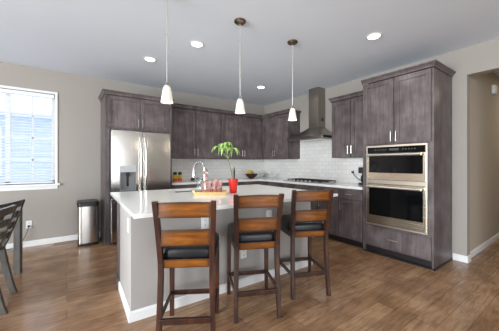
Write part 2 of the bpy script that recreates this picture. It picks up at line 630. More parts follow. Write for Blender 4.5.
def shaker(F, par, name, u0, u1, z0, z1, mat=None):
    m = MB(); s = .058
    t = .021
    F.box(m, u0, u0 + s, 0, t, z0, z1); F.box(m, u1 - s, u1, 0, t, z0, z1)
    F.box(m, u0 + s, u1 - s, 0, t, z0, z0 + s); F.box(m, u0 + s, u1 - s, 0, t, z1 - s, z1)
    F.box(m, u0 + s - .004, u1 - s + .004, 0, .007, z0 + s - .004, z1 - s + .004)
    return m.build(name, mat or M['cab'], par, bevel=.0015)


def slab(F, par, name, u0, u1, z0, z1):
    m = MB(); F.box(m, u0, u1, 0, .021, z0, z1)
    return m.build(name, M['cab'], par, bevel=.002)


def pull(F, door, u, z, length=.13, vertical=True, mat=None):
    m = MB(); h = length / 2
    if vertical:
        m.tube([F.at(u, .05, z - h), F.at(u, .05, z + h)], .0065)
        for q in (-h * .75, h * .75):
            m.tube([F.at(u, .02, z + q), F.at(u, .05, z + q)], .005)
    else:
        m.tube([F.at(u - h, .05, z), F.at(u + h, .05, z)], .0065)
        for q in (-h * .75, h * .75):
            m.tube([F.at(u + q, .02, z), F.at(u + q, .05, z)], .005)
    return m.build('handle', mat or M['nickel'], door, smooth=True)


def crown(F, par, u0, u1, depth, z, ret0=False, ret1=False, h=.065, out=.038, stop1=None):
    """crown moulding along a cabinet's front with returns along its open sides"""
    m = MB()
    prof = [(0, 0), (.012, 0), (.016, .018), (out - .012, h - .02), (out, h - .014), (out, h), (0, h)]
    e0, e1 = (out if ret0 else 0), (out if ret1 else 0)
    ringA = [F.at(u0 - (w if ret0 else 0), .021 + w, z + q) for w, q in prof]
    ringB = [F.at(u1 + (w if ret1 else 0), .021 + w, z + q) for w, q in prof]
    m.loft([ringA, ringB])
    if ret0:
        m.loft([[F.at(u0 - w, .021 + w, z + q) for w, q in prof], [F.at(u0 - w, -depth, z + q) for w, q in prof]])
    if ret1:
        m.loft([[F.at(u1 + w, .021 + w, z + q) for w, q in prof], [F.at(u1 + w, -(stop1 or depth), z + q) for w, q in prof]])
    F.box(m, u0, u1, -depth, .021, z + h - .012, z + h)
    return m.build('crown_molding', M['cab'], par)


UZ0, UZ1 = 1.36, 2.335
GU = 'wall cabinets along the back and right walls'
GB = 'base cabinets under the worktop'

# over the fridge, with tall end panels
FA = Face('back', 4.50)
t = thing('fridge_cabinet', 'grey-brown cabinet surround over the fridge with tall side panels', 'cabinet', (.99, 4.8, 0))
m = MB(); m.box((.497, 4.50, 1.80), (1.475, YA - .002, UZ1)); m.build('body', M['cab'], t)
MB().box((.477, 4.48, 0), (.497, YA - .002, UZ1)).box((.497, 4.48, 0), (.540, 4.50, 1.80)).build('side_panel', M['cab'], t)
MB().box((1.475, 4.48, 0), (1.515, YA - .002, UZ1)).build('side_panel', M['cab'], t)
d = shaker(FA, t, 'door', .502, .984, 1.835, 2.325); pull(FA, d, .955, 1.92)
d = shaker(FA, t, 'door', .990, 1.470, 1.835, 2.325); pull(FA, d, 1.02, 1.92)
crown(FA, t, .477, 1.515, .60, UZ1, True, True, stop1=.17)

FU = Face('back', YA - .34)
for i, (u0, u1, lab) in enumerate(((1.52, 2.66, 'two-door wall cabinet above the back worktop, next to the fridge'), (2.66, 3.79, 'two-door wall cabinet above the back worktop, reaching into the corner'))):
    t = thing('wall_cabinet', 'grey-brown ' + lab, 'cabinet', ((u0 + u1) / 2, YA - .17, UZ0), 0, GU)
    MB().box((u0, YA - .339, UZ0), (u1, YA - .002, UZ1)).box((u0 + .008, YA - .340, UZ0 + .008), (u1 - .008, YA - .339, UZ1 - .01), mi=1).build('body', [M['cab'], M['gapshade']], t)  # thin second box paints shade into the gaps around the doors
    c = (u0 + u1) / 2
    d = shaker(FU, t, 'door', u0 + .012, c - .006, UZ0 + .012, UZ1 - .02); pull(FU, d, c - .032, UZ0 + .13)
    d = shaker(FU, t, 'door', c + .006, u1 - .012, UZ0 + .012, UZ1 - .02); pull(FU, d, c + .032, UZ0 + .13)
    crown(FU, t, u0, u1 - (.038 if i else 0), .338, UZ1)

FR = Face('right', XB - .34)
for (u0, u1, r0, lab) in ((3.865, YA - .365, True, 'grey-brown two-door wall cabinet in the corner, left of the hood'), (2.052, 2.795, False, 'grey-brown two-door wall cabinet between the hood and the oven tower')):
    t = thing('wall_cabinet', lab, 'cabinet', (XB - .17, (u0 + u1) / 2, UZ0), 0, GU)
    MB().box((XB - .339, u0, UZ0), (XB - .002, u1 if not r0 else YA - .345, UZ1)).box((XB - .340, u0 + .008, UZ0 + .008), (XB - .339, u1 - .008, UZ1 - .01), mi=1).build('body', [M['cab'], M['gapshade']], t)  # thin dark sheet behind the doors, gap shade put in as colour
    c = (u0 + u1) / 2
    d = shaker(FR, t, 'door', u0 + .012, c - .006, UZ0 + .012, UZ1 - .02); pull(FR, d, c - .032, UZ0 + .13)
    d = shaker(FR, t, 'door', c + .006, u1 - .012, UZ0 + .012, UZ1 - .02); pull(FR, d, c + .032, UZ0 + .13)
    if r0:
        crown(FR, t, u0, u1 - .038, .338, UZ1, True, False)
    else:
        crown(FR, t, u0, u1, .338, UZ1, False, True)

# base cabinets: back run
FB = Face('back', YA - .615)
for u0, u1, lab in ((1.52, 2.2, 'grey-brown base cabinet beside the fridge panel, behind the island'), (2.2, 2.85, 'grey-brown base cabinet in the middle of the back run, behind the island'), (2.85, 3.50, 'grey-brown base cabinet next to the corner of the back run')):
    t = thing('base_cabinet', lab, 'cabinet', ((u0 + u1) / 2, YA - .3, 0), 0, GB)
    MB().box((u0, YA - .615, .1), (u1, YA - .002, .875)).build('body', M['cab'], t)
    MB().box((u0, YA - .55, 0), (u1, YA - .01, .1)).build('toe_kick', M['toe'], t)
    d = slab(FB, t, 'drawer', u0 + .01, u1 - .01, .715, .865); pull(FB, d, (u0 + u1) / 2, .79, .13, False)
    c = (u0 + u1) / 2
    d = shaker(FB, t, 'door', u0 + .01, c - .006, .115, .70); pull(FB, d, c - .035, .60)
    d = shaker(FB, t, 'door', c + .006, u1 - .01, .115, .70); pull(FB, d, c + .035, .60)

# base cabinets: right run
FC = Face('right', XB - .61)
for u0, u1, kind, lab in ((2.052, 2.46, 'door', 'grey-brown base cabinet with one door beside the oven tower'), (2.46, 2.87, 'door', 'grey-brown base cabinet between cooktop drawers and the one beside the oven tower'),
                          (2.87, 3.79, 'drawers', 'grey-brown wide drawer base cabinet under the cooktop'), (3.79, 4.465, 'door', 'grey-brown base cabinet in the corner left of the cooktop')):
    t = thing('base_cabinet', lab, 'cabinet', (XB - .3, (u0 + u1) / 2, 0), 0, GB)
    MB().box((XB - .61, u0, .1), (XB - .002, u1, .875)).build('body', M['cab'], t)
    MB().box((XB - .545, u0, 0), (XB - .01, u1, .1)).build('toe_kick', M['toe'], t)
    c = (u0 + u1) / 2
    if kind == 'door':
        d = slab(FC, t, 'drawer', u0 + .01, u1 - .01, .715, .865); pull(FC, d, c, .79, .13, False)
        d = shaker(FC, t, 'door', u0 + .01, u1 - .01, .115, .70); pull(FC, d, u1 - .045, .60)
    else:
        for z0, z1 in ((.115, .47), (.48, .70), (.715, .865)):
            d = slab(FC, t, 'drawer', u0 + .01, u1 - .01, z0, z1); pull(FC, d, c, (z0 + z1) / 2, .16, False)

# L-shaped worktop
m = MB()
m.prism([(1.517, YA - .645, .876), (XB - .645, YA - .645, .876), (XB - .645, 2.053, .876), (XB - .009, 2.053, .876), (XB - .009, YA - .009, .876), (1.517, YA - .009, .876)], (0, 0, .038))
tag(m.build('worktop', M['quartz'], bevel=.003), 'white L-shaped worktop along the back and right walls', 'worktop')

# oven tower
TY0, TY1, TX = 1.168, 2.050, XB - .62
FT = Face('right', TX)
t = thing('oven_tower', 'tall grey-brown cabinet tower holding the double wall oven', 'cabinet', (XB - .31, (TY0 + TY1) / 2, 0))
TZ1 = 2.40
m = MB()
m.box((TX, TY0 + .02, 1.512), (XB - .002, TY1 - .02, TZ1)).box((TX, TY0 + .02, .1), (XB - .002, TY1 - .02, .402))
m.box((TX, TY0 + .02, .402), (TX + .02, TY0 + .058, 1.512)).box((TX, TY1 - .058, .402), (TX + .02, TY1 - .02, 1.512))
m.box((XB - .03, TY0 + .02, .402), (XB - .002, TY1 - .02, 1.512))
m.build('body', M['cab'], t)
MB().box((TX - .002, TY0, .0), (XB - .002, TY0 + .02, TZ1)).build('side_panel', M['cab'], t)
MB().box((TX - .002, TY1 - .02, .0), (XB - .002, TY1, TZ1)).build('side_panel', M['cab'], t)
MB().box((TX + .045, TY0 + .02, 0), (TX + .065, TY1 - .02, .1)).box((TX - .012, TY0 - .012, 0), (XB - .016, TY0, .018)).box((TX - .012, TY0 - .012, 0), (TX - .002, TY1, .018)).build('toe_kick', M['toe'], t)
c = (TY0 + TY1) / 2
d = shaker(FT, t, 'door', TY0 + .022, c - .006, 1.53, TZ1 - .012); pull(FT, d, c - .032, 1.62, .13)
d = shaker(FT, t, 'door', c + .006, TY1 - .022, 1.53, TZ1 - .012); pull(FT, d, c + .032, 1.62, .13)
d = slab(FT, t, 'drawer', TY0 + .022, TY1 - .022, .125, .375); pull(FT, d, c, .25, .13, False, M['barsteel'])
crown(FT, t, TY0, TY1, .618, TZ1, True, False, .06, .042)

# double wall oven
OY0, OY1 = TY0 + .060, TY1 - .060
FO = Face('right', TX)
t = thing('wall_oven', 'stainless double wall oven with dark glass doors in the tower', 'oven', (TX, c, .41))
m = MB()
m.box((TX + .024, OY0 + .01, .41), (XB - .06, OY1 - .01, 1.505))
m.build('body', M['dgrey'], t)
m = MB()
FO.box(m, OY0 + .02, OY1 - .02, 0, .014, .405, .425); FO.box(m, OY0 + .02, OY1 - .02, 0, .014, .985, 1.035); FO.box(m, OY0 + .02, OY1 - .02, 0, .014, 1.485, 1.508)
FO.box(m, OY0, OY0 + .02, 0, .014, .405, 1.508); FO.box(m, OY1 - .02, OY1, 0, .014, .405, 1.508)
m.build('trim_frame', M['trimsteel'], t)
m = MB(); FO.box(m, OY0 + .02, OY1 - .02, 0, .022, 1.405, 1.485)
cp = m.build('control_panel', M['blackglass'], t)
m = MB(); FO.box(m, c - .06, c + .06, .022, .0225, 1.435, 1.462); m.build('clock_display', M['dgrey'], cp)
for k in range(5):
    for sg in (-1, 1):
        m = MB(); FO.box(m, c + sg * (.1 + k * .035), c + sg * (.118 + k * .035), .022, .0225, 1.44, 1.455)
        m.build('touch_button', M['dgrey'], cp)


def oven_door(name, z0, z1, wz0, wz1, hz):
    m = MB(); a, b = OY0 + .012, OY1 - .012
    q0, q1, D = a + .032, b - .032, .026
    out = [(a, z0), (b, z0), (b, z1), (a, z1)]; inn = [(q0, wz0), (q1, wz0), (q1, wz1), (q0, wz1)]
    m.loft([[FO.at(u, .001, z) for u, z in inn], [FO.at(u, .001, z) for u, z in out], [FO.at(u, D - .003, z) for u, z in out],
            [FO.at(u + (.003 if u == a else -.003), D, z + (.003 if z == z0 else -.003)) for u, z in out], [FO.at(u, D, z) for u, z in inn]], closed=True)
    d = m.build(name, M['steelh'], t)
    m = MB(); FO.box(m, a + .030, b - .030, .005, .0245, wz0 - .002, wz1 + .002); m.build('window', M['blackglass'], d)
    m = MB()
    m.tube([FO.at(a + .03, .085, hz), FO.at(b - .03, .085, hz)], .016, 12)
    for q in (a + .06, b - .06):
        m.tube([FO.at(q, .024, hz), FO.at(q, .085, hz)], .009)
    m.build('handle', M['barsteel'], d, smooth=True)


oven_door('microwave_door', 1.038, 1.400, 1.135, 1.362, 1.378)
oven_door('oven_door', .428, .982, .545, .935, .945)

# ------------------------------------------------------------------ refrigerator
FF = Face('back', 4.425)
t = thing('refrigerator', 'stainless french-door refrigerator with water dispenser in the back wall surround', 'refrigerator', (1.0, 4.7, 0))
MB().box((.55, 4.43, .03), (1.45, 5.06, 1.76)).box((.58, 4.47, 0), (1.42, 5.0, .03)).build('body', M['dgrey'], t)


def fridge_door(u0, u1, z0, z1, hole=None):
    m = MB()
    if hole is None:
        FF.box(m, u0, u1, 0, .065, z0, z1, .010)
    else:
        h0, h1, g0, g1 = hole
        FF.box(m, u0, h0, 0, .065, z0, z1); FF.box(m, h1, u1, 0, .065, z0, z1)
        FF.box(m, h0, h1, 0, .065, z0, g0); FF.box(m, h0, h1, 0, .065, g1, z1)
    return m


d = fridge_door(.545, .997, .735, 1.775, (.665, .900, .83, 1.225)).build('door', M['steel'], t)
ds = MB(); FF.box(ds, .665, .900, 0, .067, 1.125, 1.225); dp = ds.build('dispenser_panel', M['lgrey'], d)
dr = MB(); FF.box(dr, .665, .900, 0, .012, .83, 1.125); FF.box(dr, .665, .677, .012, .064, .83, 1.125); FF.box(dr, .888, .900, .012, .064, .83, 1.125); FF.box(dr, .677, .888, .012, .066, .83, .85)
dr.build('dispenser_recess', M['mgrey'], d)
dn = MB(); FF.box(dn, .755, .81, .012, .045, 1.06, 1.124); FF.box(dn, .765, .80, .012, .02, .90, 1.06); dn.build('dispenser_nozzle', M['black'], d)


def fridge_handle(u, door):
    pts = [FF.at(u, .065, 1.70), FF.at(u, .105, 1.685)] + [FF.at(u, .105 + .018 * math.sin(math.pi * k / 8), 1.685 - k * (.86 / 8)) for k in range(1, 8)] + [FF.at(u, .105, .825), FF.at(u, .065, .81)]
    MB().tube(pts, .012, 10).build('handle', M['chrome'], door, smooth=True)


fridge_handle(.962, d)
d2 = fridge_door(1.003, 1.455, .735, 1.775).build('door', M['steel'], t)
fridge_handle(1.038, d2)
d3 = fridge_door(.545, 1.455, .06, .725).build('freezer_drawer', M['steel'], t)
MB().tube([FF.at(.60, .065, .655), FF.at(.60, .115, .655), FF.at(1.40, .115, .655), FF.at(1.40, .065, .655)], .012, 10).build('handle', M['black'], d3, smooth=True)
MB().box((.56, 4.40, 1.776), (.66, 4.5, 1.79)).build('hinge_cover', M['dgrey'], t)
MB().box((1.34, 4.40, 1.776), (1.44, 4.5, 1.79)).build('hinge_cover', M['dgrey'], t)

# ------------------------------------------------------------------ range hood
t = thing('range_hood', 'stainless pyramid range hood with square chimney on the right wall', 'hood', (XB, 3.33, 1.72))
hy0, hy1, hx = 2.873, 3.787, XB - .50
cy0, cy1, cx = 3.195, 3.425, XB - .225
rings = []
for k in range(9):
    s = k / 8
    q = 1 - (1 - s) ** 1.18
    zz = 1.77 + .20 * s ** 1.08
    y0, y1, x0 = hy0 + (cy0 - hy0) * q, hy1 + (cy1 - hy1) * q, hx + (cx - hx) * q
    rings.append([(x0, y0, zz), (x0, y1, zz), (XB - .002, y1, zz), (XB - .002, y0, zz)])
MB().loft(rings).build('canopy', M['hood'], t, smooth=True)
MB().box((hx, hy0, 1.72), (XB - .009, hy1, 1.77)).build('rim', M['hood'], t, bevel=.003)
MB().box((cx, cy0, 1.96), (XB - .002, cy1, 2.735)).build('chimney', M['hood'], t, bevel=.002)
MB().box((cx + .1, cy0 - .004, 2.08), (XB - .06, cy0, 2.15)).build('vent_grille', M['dgrey'], t)
MB().box((hx + .06, hy0 + .08, 1.712), (XB - .08, hy1 - .08, 1.72)).build('filter', M['steel'], t)

# ------------------------------------------------------------------ cooktop
t = thing('gas_cooktop', 'black and steel gas cooktop with iron grates under the hood', 'cooktop', (3.81, 3.33, .914))
MB().box((3.56, 2.875, .914), (4.06, 3.785, .924), .003).build('plate', M['steel'], t)
for yy in (3.03, 3.33, 3.63):
    m = MB()
    for k in (-.13, .13):
        m.box((3.66, yy + k - .006, .940), (4.04, yy + k + .006, .952))
    for x in (3.66, 3.85, 4.028):
        m.box((x, yy - .13, .940), (x + .012, yy + .13, .952))
    m.box((3.67, yy - .005, .942), (4.03, yy + .005, .953))
    for x in (3.66, 4.028):
        for k in (-.13, .118):
            m.box((x, yy + k, .924), (x + .012, yy + k + .012, .942))
    m.build('grate', M['iron'], t)
for x, yy in ((3.76, 3.03), (3.95, 3.03), (3.86, 3.33), (3.76, 3.63), (3.95, 3.63)):
    MB().lathe([(.045, 0), (.045, .008), (.03, .014), (.0, .014)][:3], (x, yy, .924), 20).build('burner', M['black'], t)
for k in range(5):
    MB().lathe([(.02, 0), (.018, .022), (.015, .026)], (3.605, 3.13 + k * .1, .924), 16).build('knob', M['nickel'], t, smooth=True)

# ------------------------------------------------------------------ island (stands a touch askew to the walls)
def turn(o, ang=R(-1.9), piv=Vector((1.4, 1.9, 0))):
    o.location = piv + Matrix.Rotation(ang, 3, 'Z') @ (Vector(o.location) - piv)
    o.rotation_euler = (0, 0, o.rotation_euler[2] + ang)
    return o
IX0, IX1, IY0, IYM, IY1 = .402, 2.46, 2.165, 2.80, 3.40
isl = t = thing('kitchen_island', 'pale painted kitchen island with white baseboard and dark cabinets behind', 'island', (1.43, 2.8, 0))
MB().box((IX0, IY0, 0), (IX1, IYM, .883)).build('painted_wall', M['island'], t, bevel=.004)
m = MB(); base_run(m, (IX0, IY0), (IX1, IY0), (0, -1)); base_run(m, (IX0, IY0 - .0137), (IX0, IYM), (-1, 0)); base_run(m, (IX1, IYM), (IX1, IY0 - .0137), (1, 0))
m.build('baseboard', M['white'], t)
SX0, SX1, SY0, SY1 = 1.03, 1.75, 2.98, 3.33                 # sink cut-out
m = MB()
m.box((IX0 + .105, IYM, .1), (SX0 - .02, IY1, .883)).box((SX1 + .02, IYM, .1), (IX1 - .012, IY1, .883)).box((SX0 - .02, IYM, .1), (SX1 + .02, IY1, .66))
m.box((SX0 - .02, IYM, .66), (SX1 + .02, SY0 - .02, .883)).box((SX0 - .02, SY1 + .02, .66), (SX1 + .02, IY1, .883))
m.build('cabinet_body', M['cab'], t)
MB().box((IX0 - .003, IYM, .0), (IX0 + .105, 3.02, .883)).box((IX0 - .013, IYM + .001, 0), (IX0 - .003, 3.01, .1)).build('end_panel', M['cab'], t)
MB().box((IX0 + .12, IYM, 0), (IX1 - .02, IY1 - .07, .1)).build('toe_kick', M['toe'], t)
FI = Face('far', IY1)
for u0, u1 in ((.515, .98), (.99, 1.39), (1.40, 1.80), (1.81, 2.44)):
    d = shaker(FI, t, 'door', u0, u1, .115, .87); pull(FI, d, u1 - .05, .75)

# island worktop with the sink cut-out
CX0, CX1, CY0, CY1 = .372, 2.535, 1.82, 3.43
m = MB()
xs, ys = (CX0, SX0, SX1, CX1), (CY0, SY0, SY1, CY1)
grid = {}
for zi, zz in enumerate((.884, .914)):
    for i, x in enumerate(xs):
        for j, y in enumerate(ys):
            grid[i, j, zi] = m.bm.verts.new((x, y, zz))
for i in range(3):
    for j in range(3):
        if (i, j) == (1, 1):
            continue
        for zi in (0, 1):
            m.bm.faces.new([grid[i, j, zi], grid[i + 1, j, zi], grid[i + 1, j + 1, zi], grid[i, j + 1, zi]])
def side(a, b):
    m.bm.faces.new([grid[a + (0,)], grid[b + (0,)], grid[b + (1,)], grid[a + (1,)]])
for k in range(3):
    side((k, 0), (k + 1, 0)); side((k, 3), (k + 1, 3)); side((0, k), (0, k + 1)); side((3, k), (3, k + 1))
for a, b in (((1, 1), (2, 1)), ((2, 1), (2, 2)), ((2, 2), (1, 2)), ((1, 2), (1, 1))):
    side(a, b)
iwt = tag(m.build('island_worktop', M['quartz'], bevel=.003), 'white polished worktop on the island in front of the stools', 'worktop')

m = MB()
m.box((SX0 - .01, SY0 - .01, .69), (SX1 + .01, SY1 + .01, .70)); m.box((SX0 - .01, SY0 - .01, .70), (SX0, SY1 + .01, .884)).box((SX1, SY0 - .01, .70), (SX1 + .01, SY1 + .01, .884))
m.box((SX0, SY0 - .01, .70), (SX1, SY0, .884)).box((SX0, SY1, .70), (SX1, SY1 + .01, .884))
snk = t = thing('sink', 'stainless undermount sink sunk into the island worktop', 'sink', (1.39, 3.155, .69))
m.build('basin', M['steel'], t)
MB().lathe([(.045, 0), (.04, .004), (.02, .004)], (1.39, 3.155, .70), 20).build('drain', M['chrome'], t)

fct = t = thing('faucet', 'tall chrome gooseneck faucet behind the tray on the island worktop', 'faucet', (1.361, 2.90, .914))
MB().lathe([(.028, 0), (.028, .012), (.019, .02), (.018, .10), (.014, .11)], (1.361, 2.90, .914), 20).build('base', M['chrome'], t, smooth=True)
pts = [(1.361, 2.90, 1.0), (1.361, 2.90, 1.17)]
for k in range(1, 13):
    a = math.pi * k / 12
    s = (1 - math.cos(a)) / 2
    pts.append((1.361 - .06 * s, 2.90 + .21 * s, 1.17 + .11 * math.sin(a)))
pts.append((1.301, 3.11, 1.15))
MB().tube(pts, .0125, 12).build('spout', M['chrome'], t, smooth=True)
MB().lathe([(.016, -.05), (.018, 0), (.015, .02)], (1.301, 3.11, 1.13), 14).build('spray_head', M['chrome'], t, smooth=True)
MB().tube([(1.375, 2.90, .975), (1.44, 2.90, 1.01)], [.008, .006], 10).build('lever', M['chrome'], t, smooth=True)


# outlets
def outlet(loc, face, label, group='outlet plates on the island'):
    t = thing('outlet', label, 'outlet', loc, 0, group)
    n = {'front': (0, -1), 'left': (-1, 0)}[face]
    def bx(m, w, d0, d1, z0, z1, off=0):
        if n[0] == 0:
            m.box((off - w, -d1, z0), (off + w, -d0, z1))
        else:
            m.box((-d1, off - w, z0), (-d0, off + w, z1))
        return m
    bx(MB(), .036, 0, .006, -.058, .058).build('plate', M['white'], t, world=False, bevel=.002)
    for zz in (-.022, .022):
        s = bx(MB(), .016, .006, .008, zz - .014, zz + .014).build('socket', M['white'], t, world=False)
        m = MB()
        for q in (-.006, .006):
            bx(m, .0015, .008, .0085, zz - .005, zz + .006, q)
        m.build('slot', M['dgrey'], s, world=False)
    return t


isl_out = [outlet((1.041, IY0, .708), 'front', 'white outlet plate on the island seen through the nearest stool back'),
    outlet((1.80, IY0, .69), 'front', 'white outlet plate on the island seen through the middle stool back'),
    outlet((1.467, IY0, .345), 'front', 'white low outlet plate on the island under the middle stool seat'),
    outlet((IX0, 2.26, .75), 'left', 'white outlet plate on the end wall of the island')]
for q in isl_out + [isl, iwt, snk, fct]:
    turn(q)
t = outlet((-.468, YA, .335), 'front', 'white outlet plate with black plug on the wall under the window', 'outlets on the back wall')
t2 = thing('plug_cord', 'black plug and cord hanging from the outlet under the window', 'cord', (-.468, YA - .02, .31))
MB().box((-.482, YA - .04, .30), (-.454, YA - .0088, .325), .004).build('plug', M['black'], t2)
MB().tube([(-.468, YA - .035, .305), (-.48, YA - .05, .25), (-.51, YA - .06, .16), (-.56, YA - .05, .08), (-.64, YA - .05, .02), (-.8, YA - .06, .006)], .005, 8).build('cord', M['black'], t2, smooth=True)

# ------------------------------------------------------------------ bar stools


def make_stool(label):
    t = thing('bar_stool', label, 'bar stool', (0, 0, 0), 0, 'bar stools at the island')
    B = dict(world=False)
    for s in (-1, 1):                                       # rear legs run up into the back posts
        pts, w, h = [], [], []
        for k in range(13):
            z = 1.02 * k / 12
            if z < .56:
                q = 1 - z / .56
                x, y = .168 + .012 * q, -.197 - .04 * q ** 1.6
            else:
                q = (z - .56) / .46
                x, y = .168 + .018 * q, -.197 - .085 * q ** 1.4
            pts.append((s * x, y, z)); w.append(.0180); h.append(.019 - .004 * abs(z - .56))
        MB().beam(pts, w, h).build('rear_leg', M['darkwood'], t, bevel=.004, **B)
        MB().beam([(s * .187, .218, 0), (s * .185, .212, .585)], [.016, .019], [.016, .019]).build('front_leg', M['darkwood'], t, bevel=.003, **B)
    def rail(name, z0, z1, half, y, bow, arch, mat):
        m = MB(); rings = []
        for k in range(13):
            u = -1 + 2 * k / 12
            x, yy = u * half, y - bow * (1 - u * u)
            a = arch * (1 - u * u)
            tt = .011
            lean = .09 * (z1 - z0)
            rings.append([(x, yy - tt, z0 + a * .4), (x, yy + tt, z0 + a * .4), (x, yy + tt - lean, z1 + a), (x, yy - tt - lean, z1 + a)])
        m.loft(rings)
        return m.build(name, mat, t, bevel=.003, **B)
    rail('top_rail', .908, 1.008, .172, -.262, .012, .006, M['amber'])
    rail('middle_rail', .715, .822, .165, -.224, .012, .004, M['amber'])
    # seat rails under the cushion
    rail('seat_rail', .560, .618, .155, -.196, 0, 0, M['amber'])
    rail('seat_rail', .560, .612, .17, .212, 0, 0, M['amber'])
    for s in (-1, 1):
        MB().prism([(s * .163, -.185, .560), (s * .185, -.185, .560), (s * .185, -.185, .612), (s * .163, -.185, .612)], (s * .012, .388, 0)).build('seat_rail', M['darkwood'], t, **B)
    # cushion: rounded pad
    m = MB(); rings = []
    def ring(z, inset):
        pts = []
        for i in range(32):
            a = 2 * math.pi * i / 32
            ca, sa = math.cos(a), math.sin(a)
            e = .32
            x = math.copysign(abs(ca) ** e, ca) * (.208 - inset)
            y = math.copysign(abs(sa) ** e, sa) * (.215 - inset) + .035
            x *= 1 - .05 * (.25 - y) / .47
            pts.append((x, y, z))
        return pts
    for z, i in ((.600, .012), (.610, .002), (.645, 0), (.670, .004), (.686, .016), (.696, .04), (.702, .09), (.705, .15)):
        rings.append(ring(z, i))
    m.loft(rings)
    m.build('seat_cushion', M['leather'], t, smooth=True, **B)
    MB().box((-.17, -.24, .197), (.17, -.215, .235)).build('stretcher', M['darkwood'], t, bevel=.003, **B)
    MB().box((-.172, .206, .17), (.172, .228, .205)).build('stretcher', M['darkwood'], t, bevel=.003, **B)
    for s in (-1, 1):
        MB().loft([[(s * .17, -.22, .195), (s * .188, -.22, .195), (s * .188, -.22, .228), (s * .17, -.22, .228)], [(s * .177, .208, .180), (s * .195, .208, .180), (s * .195, .208, .212), (s * .177, .208, .212)]]).build('stretcher', M['darkwood'], t, bevel=.003, **B)
    return t


s2 = make_stool('amber and black counter stool, middle of the three at the island')
s2.location = (1.352, 1.842, 0); s2.rotation_euler = (0, 0, R(-25))
dup(s2, (.760, 1.815, 0), R(-31), 'amber and black counter stool nearest the camera, at the painted island corner')
dup(s2, (1.972, 1.825, 0), R(-25), 'amber and black counter stool farthest along the island, nearest the oven tower')

# ------------------------------------------------------------------ trash can
t = thing('trash_can', 'stainless step trash can with black lid against the back wall', 'trash can', (.272, 4.80, 0))
def rrect(z, hx, hy, r, c=(.272, 4.80)):
    pts = []
    for qx, qy, a0 in ((1, 1, 0), (-1, 1, 90), (-1, -1, 180), (1, -1, 270)):
        for k in range(6):
            a = R(a0 + 18 * k)
            pts.append((c[0] + qx * (hx - r) + r * math.cos(a), c[1] + qy * (hy - r) + r * math.sin(a), z))
    return pts
MB().loft([rrect(.03, .137, .165, .05), rrect(.60, .137, .165, .05)]).build('body', M['steel'], t, smooth=True)
MB().loft([rrect(0, .142, .17, .05), rrect(.035, .142, .17, .05)]).build('base', M['black'], t, smooth=True)
MB().loft([rrect(.60, .145, .173, .05), rrect(.655, .145, .173, .05), rrect(.672, .135, .163, .05)]).build('lid', M['black'], t, smooth=True)
MB().box((.395, 4.68, .03), (.414, 4.92, .60)).build('side_trim', M['black'], t)
MB().box((.22, 4.60, .008), (.32, 4.64, .02), .004).build('pedal', M['black'], t)

t = thing('floor_vent', 'tan slotted floor vent along the baseboard left of the trash can', 'vent', (-.03, 5.0, 0))
m = MB()
m.box((-.17, 4.94, .0005), (.11, 4.955, .006)).box((-.17, 5.045, .0005), (.11, 5.06, .006)).box((-.17, 4.955, .0005), (-.155, 5.045, .006)).box((.095, 4.955, .0005), (.11, 5.045, .006))
m.build('vent_frame', M['ventm'], t)
m = MB()
for k in range(9):
    m.box((-.145 + k * .026, 4.955, .001), (-.130 + k * .026, 5.045, .005))
m.build('vent_louvers', M['ventm'], t)

# ------------------------------------------------------------------ dining table and chairs (stand askew to the room)
DA = R(-18)
def dining(u, v):
    return (-.457 + u * math.cos(DA) - v * math.sin(DA), 3.936 + u * math.sin(DA) + v * math.cos(DA), 0)
K = dict(world=False)
t = thing('dining_table', 'grey wooden dining table at the left edge, below the window', 'table', dining(0, 0), DA)
MB().box((-1.03, -1.70, .725), (.03, .03, .765), .004).build('table_top', M['greywood'], t, **K)
for x in (-1.0, 0):
    for y in (-1.67, 0):
        MB().beam([(x, y, 0), (x, y, .725)], .029, .03).build('leg', M['greywood'], t, **K)
for a, b in (((-.97, -1.68, .66), (-.03, -1.66, .725)), ((-.97, -.01, .66), (-.03, .01, .725)), ((-1.01, -1.64, .66), (-.99, -.03, .725)), ((-.01, -1.64, .66), (.01, -.03, .725))):
    MB().box(a, b).build('apron', M['greywood'], t, **K)


def make_chair(label, loc):
    # local frame: +x is behind the chair (towards the kitchen), the sitter faces -x
    t = thing('dining_chair', label, 'chair', loc, DA, 'dining chairs at the left edge')
    def rear_x(z):
        return (.10 - .10 * (z / .45) ** .8) if z < .45 else .165 * ((z - .45) / .46) ** .9
    for s in (-1, 1):
        MB().beam([(rear_x(.90 * k / 12), s * .185, .90 * k / 12) for k in range(13)], .024, .016).build('rear_leg', M['greywood'], t, **K)
        MB().beam([(-.40, s * .18, 0), (-.40, s * .18, .43)], [.018, .022], [.018, .022]).build('front_leg', M['greywood'], t, **K)
    MB().box((-.43, -.205, .43), (.02, .205, .465), .008).build('seat', M['greywood'], t, **K)
    def back_piece(name, z0, z1, th):
        rings = []
        for k in range(9):
            y = -.198 + .396 * k / 8
            bow = .018 * (1 - (y / .198) ** 2)
            a, b = rear_x(z0) + bow, rear_x(z1) + bow
            rings.append([(a - th, y, z0), (a + th, y, z0), (b + th, y, z1), (b - th, y, z1)])
        MB().loft(rings).build(name, M['greywood'], t, **K)
    back_piece('top_rail', .845, .91, .016)
    for z in (.54, .635, .74):
        back_piece('ladder_slat', z, z + .062, .008)
    for s in (-1, 1):
        MB().box((-.39, s * .18 - .008, .20), (.04, s * .18 + .008, .23)).build('stretcher', M['greywood'], t, **K)
    return t


ch = make_chair('grey wooden ladder-back chair at the left edge, nearer the table leg and wall outlet', dining(.112, -.715))
dup(ch, dining(.238, -1.13), DA, 'grey wooden ladder-back chair cropped by the left edge, nearer the camera')

# ------------------------------------------------------------------ pendants


